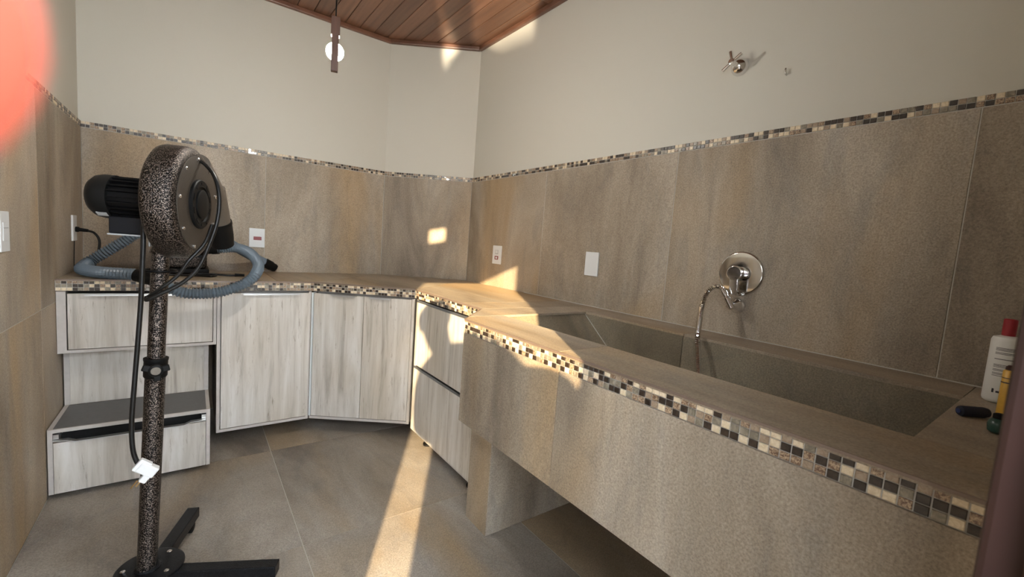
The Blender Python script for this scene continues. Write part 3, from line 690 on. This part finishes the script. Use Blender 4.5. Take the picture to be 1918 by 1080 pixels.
# tangential outlet, metal spout and rubber nozzle
Cm = Fc - A*(TH/2)
S0 = Cm + V*.10 + Z*.135; S1 = Cm + V*.265 + Z*.045
MB().tube([S0, (S0+S1)/2, S1], [.046, .046, .0435], 28).build('outlet_duct', spoutm, dry, smooth=True)
sd = (Cm + V*.385 - Z*.160) - S1
sp_ = MB().lathe_axis(S1 - sd.normalized()*.03, sd, [(0, .0435), (.03, .0435), (sd.length*.62, .0425), (sd.length*.63, .030)], 32).build('spout', spoutm, dry, smooth=True)
MB().lathe_axis(S1 + sd*.45, sd, [(0, .046), (.010, .047), (.014, .0455), (.06, .044), (.105, .040), (.108, .034), (.05, .030)], 32).build('rubber_nozzle', blackrubber, dry, smooth=True)
# motor with cooling fins, end cap and terminal box
Mo = Cb + A*.0 - A*.001
MB().lathe_axis(Mo, -A, [(0, .085), (.010, .085), (.016, .066), (.03, .060)], 40).build('motor_flange', black, dry, smooth=True)
mt = MB().lathe_axis(Mo - A*.025, -A, [(0, .0545), (.100, .0545)], 40).build('motor_body', black, dry, smooth=True)
for i in range(22):
    r = 2*math.pi*i/22; d = V*math.cos(r) + Z*math.sin(r)
    MB().obox(Mo - A*.076 + d*.0585, A, d, A.cross(d), .048, .0050, .0016).build('cooling_fin', black, mt)
MB().lathe_axis(Mo - A*.122, -A, [(0, .066), (.026, .066), (.044, .062), (.058, .050), (.066, .034), (.069, .01)], 40).build('fan_cowl', plain('matt_black', (.006, .0063, .0066), .5, var=.1, spec=.18), dry, smooth=True)
tb = MB().obox(Mo - A*.080 - Z*.084, A, V, Z, .050, .034, .026).build('terminal_box', plain('black_box', (.006, .007, .010), .3, var=.1, spec=.3), dry, bevel=.004)
MB().obox(Mo - A*.080 - Z*.1125, A, V, Z, .052, .036, .0022).build('box_lid', greyplastic, tb)
MB().obox(Mo - A*.142 - Z*.054 - V*.037, A, (V*.56+Z*.82), (V*-.82+Z*.56), .013, .0012, .008).build('rating_label', greyplastic, dry)
MB().obox(Cb - A*.020 - Z*.115 - V*.035, A, V, Z, .003, .018, .028).build('bracket', greyplastic, dry, bevel=.006)
MB().cyl(onpole(1.145) + Vector((.0,.0,0)), onpole(1.145) + Vector((.012,.0,.06)), .029, .020, 24).build('pole_top', ham, dry, smooth=True)
rg = spline([onpole(1.095) + Vector((math.cos(2*math.pi*i/12)*.043, math.sin(2*math.pi*i/12)*.043, 0)) for i in range(13)], 4)
MB().tube(rg, .0035, 8).build('holder_ring', black, dry, smooth=True)
MB().tube(spline([(-.085, 1.70, 1.33), (-.114, 1.70, 1.269), (-.120, 1.70, 1.141), (-.125, 1.70, 1.012), (-.133, 1.70, .881), (-.142, 1.70, .749), (-.149, 1.70, .632), (-.147, 1.70, .545), (-.136, 1.70, .496), (-.127, 1.70, .484)], 8), .0068, 10).build('power_cord', cordmat, dry, smooth=True)
MB().tube(spline([(.0, 1.80, 1.47), (.035, 1.72, 1.435), (.057, 1.68, 1.395), (.067, 1.66, 1.337), (.063, 1.655, 1.27), (.046, 1.65, 1.202), (.015, 1.65, 1.117), (-.027, 1.655, 1.066), (-.078, 1.66, 1.033), (-.109, 1.67, 1.014), (-.112, 1.69, 1.018)], 8), .0058, 10).build('looped_cord', cordmat, dry, smooth=True)
MB().tube(spline([(.050, 1.69, 1.25), (.030, 1.67, 1.19), (-.010, 1.66, 1.135), (-.036, 1.665, 1.09), (-.075, 1.67, 1.050), (-.108, 1.69, 1.020)], 8), .0054, 10).build('looped_cord', cordmat, dry, smooth=True)
pg = MB(); po = Vector((-.112, 1.69, .476)); pa = Vector((.78, 0, -.62)).normalized(); pb = Vector((.62, 0, .78)).normalized()
pg.obox(po, pa, pb, (0,1,0), .026, .017, .013); pg.obox(po + Vector((-.012,0,.012)), pa, pb, (0,1,0), .018, .020, .010)
pg.obox(po + Vector((-.004, 0, -.024)), pb, pa, (0,1,0), .018, .010, .011)
pgo = pg.build('plug', whiteplastic, dry, bevel=.004)
for k in (-1, 1):
    q = po + Vector((-.018+.006*k, .003*k, -.030)); MB().cyl(q, q + Vector((-.016, 0, -.022)), .0024, seg=10).build('plug_pin', brass, pgo)

# ------------------------------------------------------------------ blower box, hose and loose cord on the worktop
bxo = thing('blower_box', (-.04, 3.28, CT), 'dark hammered metal blower box standing on the worktop behind the dryer stand', 'blower')
MB().box(-.165, .070, 3.17, 3.41, CT+.035, 1.125).build('housing', ham, bxo, bevel=.02, seg=3)
MB().box(-.175, .080, 3.16, 3.42, CT+.008, CT+.0345).build('base', blackrubber, bxo, bevel=.006)
for xx in (-.15, .055):
    for yy in (3.18, 3.40): MB().cyl((xx, yy, CT+.0005), (xx, yy, CT+.0085), .012, seg=14).build('foot', blackrubber, bxo)
MB().cyl((.040, 3.159, 1.085), (.040, 3.172, 1.085), .034, .036, 24).build('outlet_collar', black, bxo, smooth=True)
ho = thing('dryer_hose', (.0, 2.95, CT), 'blue-grey corrugated hose looped over the worktop edge with black end nozzle', 'hose')
HR = .0255
pa_ = [(.110, 3.085, 1.110), (.150, 3.08, 1.118), (.215, 3.05, 1.125), (.275, 2.98, 1.10), (.305, 2.88, 1.045), (.285, 2.78, 1.000), (.245, 2.740, .960), (.180, 2.722, .925), (.090, 2.715, .899), (-.023, 2.715, .898), (-.085, 2.725, .920), (-.140, 2.755, .955), (-.180, 2.78, .975)]
pb_ = [(-.225, 2.80, .981), (-.29, 2.83, .981), (-.365, 2.88, .981), (-.43, 2.97, .983), (-.452, 3.06, .985), (-.430, 3.13, 1.015), (-.36, 3.13, 1.075), (-.30, 3.12, 1.125), (-.235, 3.115, 1.175), (-.13, 3.13, 1.185), (0.0, 3.14, 1.19), (.10, 3.16, 1.195), (.175, 3.20, 1.150), (.255, 3.28, 1.10), (.33, 3.37, 1.055), (.40, 3.425, 1.020), (.43, 3.43, 1.010)]
for pts in (pa_, pb_):
    MB().tube(resample(spline(pts, 16), .0072), HR, 16, corr=.0040).build('corrugated_tube', hosemat, ho)
MB().lathe_axis((.125, 3.085, 1.112), (-1, .12, -.12), [(0, .029), (.035, .029), (.040, .026), (.075, .026), (.080, .032), (.110, .032)], 24).build('hose_cuff', blackrubber, ho, smooth=True)
MB().lathe_axis((.036, 3.0965, 1.1005), (-1, .12, -.12), [(0, .0275), (.012, .0275)], 24).build('cuff_label', whiteplastic, ho, smooth=True)
MB().lathe_axis((-.150, 2.762, .962), (-1, .5, .22), [(0, .028), (.004, .034), (.055, .034), (.062, .031), (.085, .031), (.088, .027)], 24).build('hose_coupling', blackrubber, ho, smooth=True)
MB().lathe_axis((-.138, 2.750, .955), (-1, .5, .25), [(0, .029), (.010, .029)], 24).build('coupling_ring', steelscrew, ho, smooth=True)
MB().lathe_axis((.400, 3.425, 1.020), (.72, .16, -.42), [(0, .028), (.004, .032), (.05, .032), (.055, .028), (.075, .0285), (.085, .024)], 20).build('end_nozzle', blackrubber, ho, smooth=True)
lc_ = tag(MB().tube(spline([(-.20, 3.02, .957), (-.10, 3.06, .957), (.02, 3.05, .957), (.09, 3.02, .957), (.11, 3.10, .957), (.03, 3.12, .957), (.02, 3.07, .966), (.10, 3.08, .962), (.17, 3.09, .957), (.215, 3.085, .958)], 10), .0058, 8).build('loose_cord', cordmat, smooth=True), 'thin black cord lying in a coil on the worktop below the drum', 'cord')
MB().cyl((.205, 3.086, .960), (.255, 3.08, .961), .0095, .0075, 12).build('cord_end', blackrubber, lc_, smooth=True)

# ------------------------------------------------------------------ bottles on the near tub ledge
wb = thing('white_bottle', (1.625, .125, CT), 'tall white bottle with red cap and printed label lines on the tub ledge', 'bottle')
bc0 = Vector((1.640, .118, CT+.001))
MB().lathe_axis(bc0, (0,0,1), [(0, .020), (.004, .026), (.010, .028), (.158, .028), (.166, .025), (.170, .014)], 32).build('bottle_body', bottlewhite, wb, smooth=True)
MB().lathe_axis(bc0 + Vector((0,0,.1705)), (0,0,1), [(0, .0125), (.040, .0125), (.042, .010)], 20).build('cap', bottlered, wb, smooth=True)
def ringlines(parent, c, r, zs, hw, t=.0004, a0=150, a1=235):
    for z, hh in zs:
        m = MB(); n = 10; vs = []; fs = []
        for i in range(n+1):
            a = math.radians(a0 + (a1-a0)*i/n)
            for rr, zz in ((r+.0001, z-hh), (r+.0001, z+hh), (r+t, z+hh), (r+t, z-hh)): vs.append((c.x+rr*math.cos(a), c.y+rr*math.sin(a), c.z+zz))
        for i in range(n):
            for k in range(4): fs.append((i*4+k, i*4+(k+1)%4, i*4+4+(k+1)%4, i*4+4+k))
        m.add(vs, fs).build('label_print', ink, parent)
ringlines(wb, bc0, .028, [(.140, .0006), (.137, .0006), (.134, .0006), (.128, .0006), (.125, .0006), (.112, .0008), (.098, .0006), (.095, .0006), (.092, .0005), (.086, .0006), (.083, .0006), (.077, .0006), (.074, .0006), (.070, .0006)], 0)
ringlines(wb, bc0, .028, [(.030, .0024)], 0, a0=175, a1=198)
ringlines(wb, bc0, .028, [(.032, .005)], 0, a0=160, a1=168)
yt = thing('yellow_tube', (1.415, .092, CT), 'slim yellow tube with brown cap and black bands standing by white bottle', 'bottle')
yc = Vector((1.415, .088, CT+.001))
MB().lathe_axis(yc, (0,0,1), [(0, .0115), (.002, .0125), (.112, .0125), (.115, .010)], 24).build('tube_body', yellowlab, yt, smooth=True)
MB().lathe_axis(yc + Vector((0,0,.1155)), (0,0,1), [(0, .0095), (.006, .0095), (.010, .006)], 20).build('cap', browncap, yt, smooth=True)
ringlines(yt, yc, .0125, [(.007, .0008), (.010, .0005), (.088, .0012), (.098, .0008)], 0, a0=100, a1=280)
nv = thing('navy_roll', (1.40, .13, CT), 'short dark navy roll lying on the tub ledge in front of the bottles', 'roll')
MB().lathe_axis((1.372, .150, CT+.0125), (.78, -.62, 0), [(0, .006), (.002, .0105), (.006, .0115), (.052, .0118), (.060, .010), (.062, .004)], 20).build('sleeve', navy, nv, smooth=True)
MB().lathe_axis((1.3712, .1507, CT+.0125), (-.78, .62, 0), [(0, .005), (.001, .005)], 16).build('core', plain('blue_core', (.02, .035, .12), .5, var=.2), nv, smooth=True)
gn = thing('green_container', (1.30, .088, CT), 'small dark green round container beside the navy roll', 'container')
MB().lathe_axis((1.302, .085, CT+.0005), (0,0,1), [(0, .010), (.004, .0150), (.018, .0165), (.028, .012), (.030, .009)], 24).build('jar', greenp, gn, smooth=True)
MB().lathe_axis((1.302, .085, CT+.0307), (0,0,1), [(0, .010), (.008, .010), (.010, .007)], 20).build('lid', blackrubber, gn, smooth=True)

# ------------------------------------------------------------------ the photographer in the doorway, with a fingertip beside the lens
Fd = Vector((.597, .802, 0)); Rv = Vector((.802, -.597, 0))
base = Vector((-.088, -.30, 0))
per = thing('person', (base.x, base.y, -.03), 'person in dark clothes standing in the doorway, fingertip beside the lens', 'person')
def cpt(r, u, f): return CAM + R_*r + U_*u + F_*f
vs, es, rad = [], [], []
def jv(p, r, link=None):
    vs.append(Vector(p)); rad.append(r); i = len(vs)-1
    if link is not None: es.append((link, i))
    return i
def at(r, f, z): return base + Rv*r + Fd*f + Vector((0,0,z))
pel = jv(at(0, 0, .90), .135)
sp1 = jv(at(0, .0, 1.08), .125, pel); ch = jv(at(0, .0, 1.27), .13, sp1); nk = jv(at(-.17, .01, 1.47), .060, ch)
h1 = jv(at(-.235, .02, 1.58), .080, nk); h2 = jv(at(-.255, .02, 1.67), .095, h1); h3 = jv(at(-.26, .02, 1.75), .070, h2)
for sg in (-1, 1):
    hp_ = jv(at(.09*sg, 0, .86), .09, pel); kn_ = jv(at(.10*sg, .03, .46), .06, hp_); an = jv(at(.11*sg, 0, .06), .042, kn_); jv(at(.12*sg, .14, .015), .034, an)
    so = jv(at((.26 if sg < 0 else .20)*sg, 0, 1.42 if sg < 0 else 1.36), .075, ch); el = jv(at((.30 if sg < 0 else .27)*sg, .02, 1.22 if sg < 0 else 1.16), .050, so)
    if sg < 0:
        wr = jv(cpt(-.105, -.030, -.035), .025, el); pm = jv(cpt(-.098, -.005, -.022), .022, wr)
        i1 = jv(cpt(-.085, .012, -.002), .0110, pm); i2 = jv(cpt(-.060, .017, .012), .0108, i1); i3 = jv(cpt(-.040, .0155, .0165), .0105, i2); jv(cpt(-.0240, .0125, .0170), .0098, i3)
        for k, (dx, dy) in enumerate(((-.012, .030), (-.020, .045), (-.030, .052))):
            m1 = jv(cpt(-.098+dx*.4, .016+dy*.5, -.004), .0088, pm); m2 = jv(cpt(-.086+dx, .030+dy, .006), .0080, m1); jv(cpt(-.074+dx, .034+dy, .000), .0068, m2)
        t1 = jv(cpt(-.080, -.030, -.028), .010, pm); jv(cpt(-.055, -.036, -.024), .0082, t1)
    else:
        wr = jv(cpt(.175, -.045, -.035), .025, el); pm = jv(cpt(.160, -.022, -.022), .022, wr)
        for k in range(4):
            m1 = jv(cpt(.156+.008*k, .010-.02*k, -.002), .0088, pm); m2 = jv(cpt(.146+.006*k, .018-.022*k, .006), .0080, m1); jv(cpt(.128+.004*k, .016-.022*k, .006), .0068, m2)
        t1 = jv(cpt(.148, -.030, -.030), .010, pm); jv(cpt(.120, -.026, -.026), .0082, t1)
me = bpy.data.meshes.new('body'); me.from_pydata([v-base for v in vs], es, []); me.materials.append(backlit_skinm)
bo = bpy.data.objects.new('body', me); COL.objects.link(bo)
sk = bo.modifiers.new('skin', 'SKIN'); sk.use_smooth_shade = True
if not me.skin_vertices: me.attributes.new('skin', 'FLOAT', 'POINT')
me.skin_vertices[0].data[0].use_root = True
for i, r in enumerate(rad): me.skin_vertices[0].data[i].radius = (r, r)
sb = bo.modifiers.new('sub', 'SUBSURF'); sb.levels = 2; sb.render_levels = 2
dg = bpy.context.evaluated_depsgraph_get(); me2 = bpy.data.meshes.new_from_object(bo.evaluated_get(dg))
fg = MB(); fpts = spline([cpt(-.098, .004, -.018), cpt(-.082, .013, .002), cpt(-.060, .018, .013), cpt(-.043, .017, .0165), cpt(-.0325, .0130, .0166), cpt(-.0273, .0112, .0166), cpt(-.0239, .0100, .0165)], 5)
nf = len(fpts); fg.tube([p-base for p in fpts], [(.0095 if k < nf-12 else .0090*math.sqrt(max(.02, 1-((k-(nf-12))/11.0)**2.6))) for k in range(nf)], 18)
bm_ = bmesh.new(); bm_.from_mesh(me2); nv_ = [bm_.verts.new(v) for v in fg.v]
for f_ in fg.f:
    fc = bm_.faces.new([nv_[i] for i in f_]); fc.smooth = True
bm_.to_mesh(me2); bm_.free()
bo.modifiers.clear(); bo.data = me2
if not me2.materials: me2.materials.append(backlit_skinm)
bo.parent = per; bo.location = (0, 0, .03); WL['body'] = base
MB().lathe_axis(at(-.105,0,0), (0,0,1), [(1.03, .245), (1.05, .255), (1.16, .265), (1.30, .26), (1.40, .235), (1.48, .17), (1.53, .085), (1.54, .06)], 32).build('shadow_poncho', shirtm, per, smooth=True)  # unseen garment made up wide to block sun beside the body
MB().lathe_axis(at(.02,0,0), (0,0,1), [(.10, .235), (.30, .245), (.80, .250), (1.10, .25), (1.22, .235), (1.27, .20)], 32).build('shadow_skirt', jeansm, per, smooth=True)  # unseen garment added to close the sun gaps around the legs
MB().lathe_axis(at(-.255, .005, 1.66), (-.1,0,1), [(0, .098), (.05, .108), (.09, .100), (.12, .075), (.135, .03)], 24).build('hair', black, per, smooth=True)
ph = thing('mobile_phone', CAM, 'black mobile phone held up in both hands in the doorway', 'phone')
pcn = cpt(.052, -.018, -.0075)
MB().obox(pcn, R_, U_, F_, .078, .037, .004).build('phone_body', phonem, ph, bevel=.003)
MB().obox(pcn - F_*.0045, R_, U_, F_, .074, .034, .0004).build('screen', black, ph)
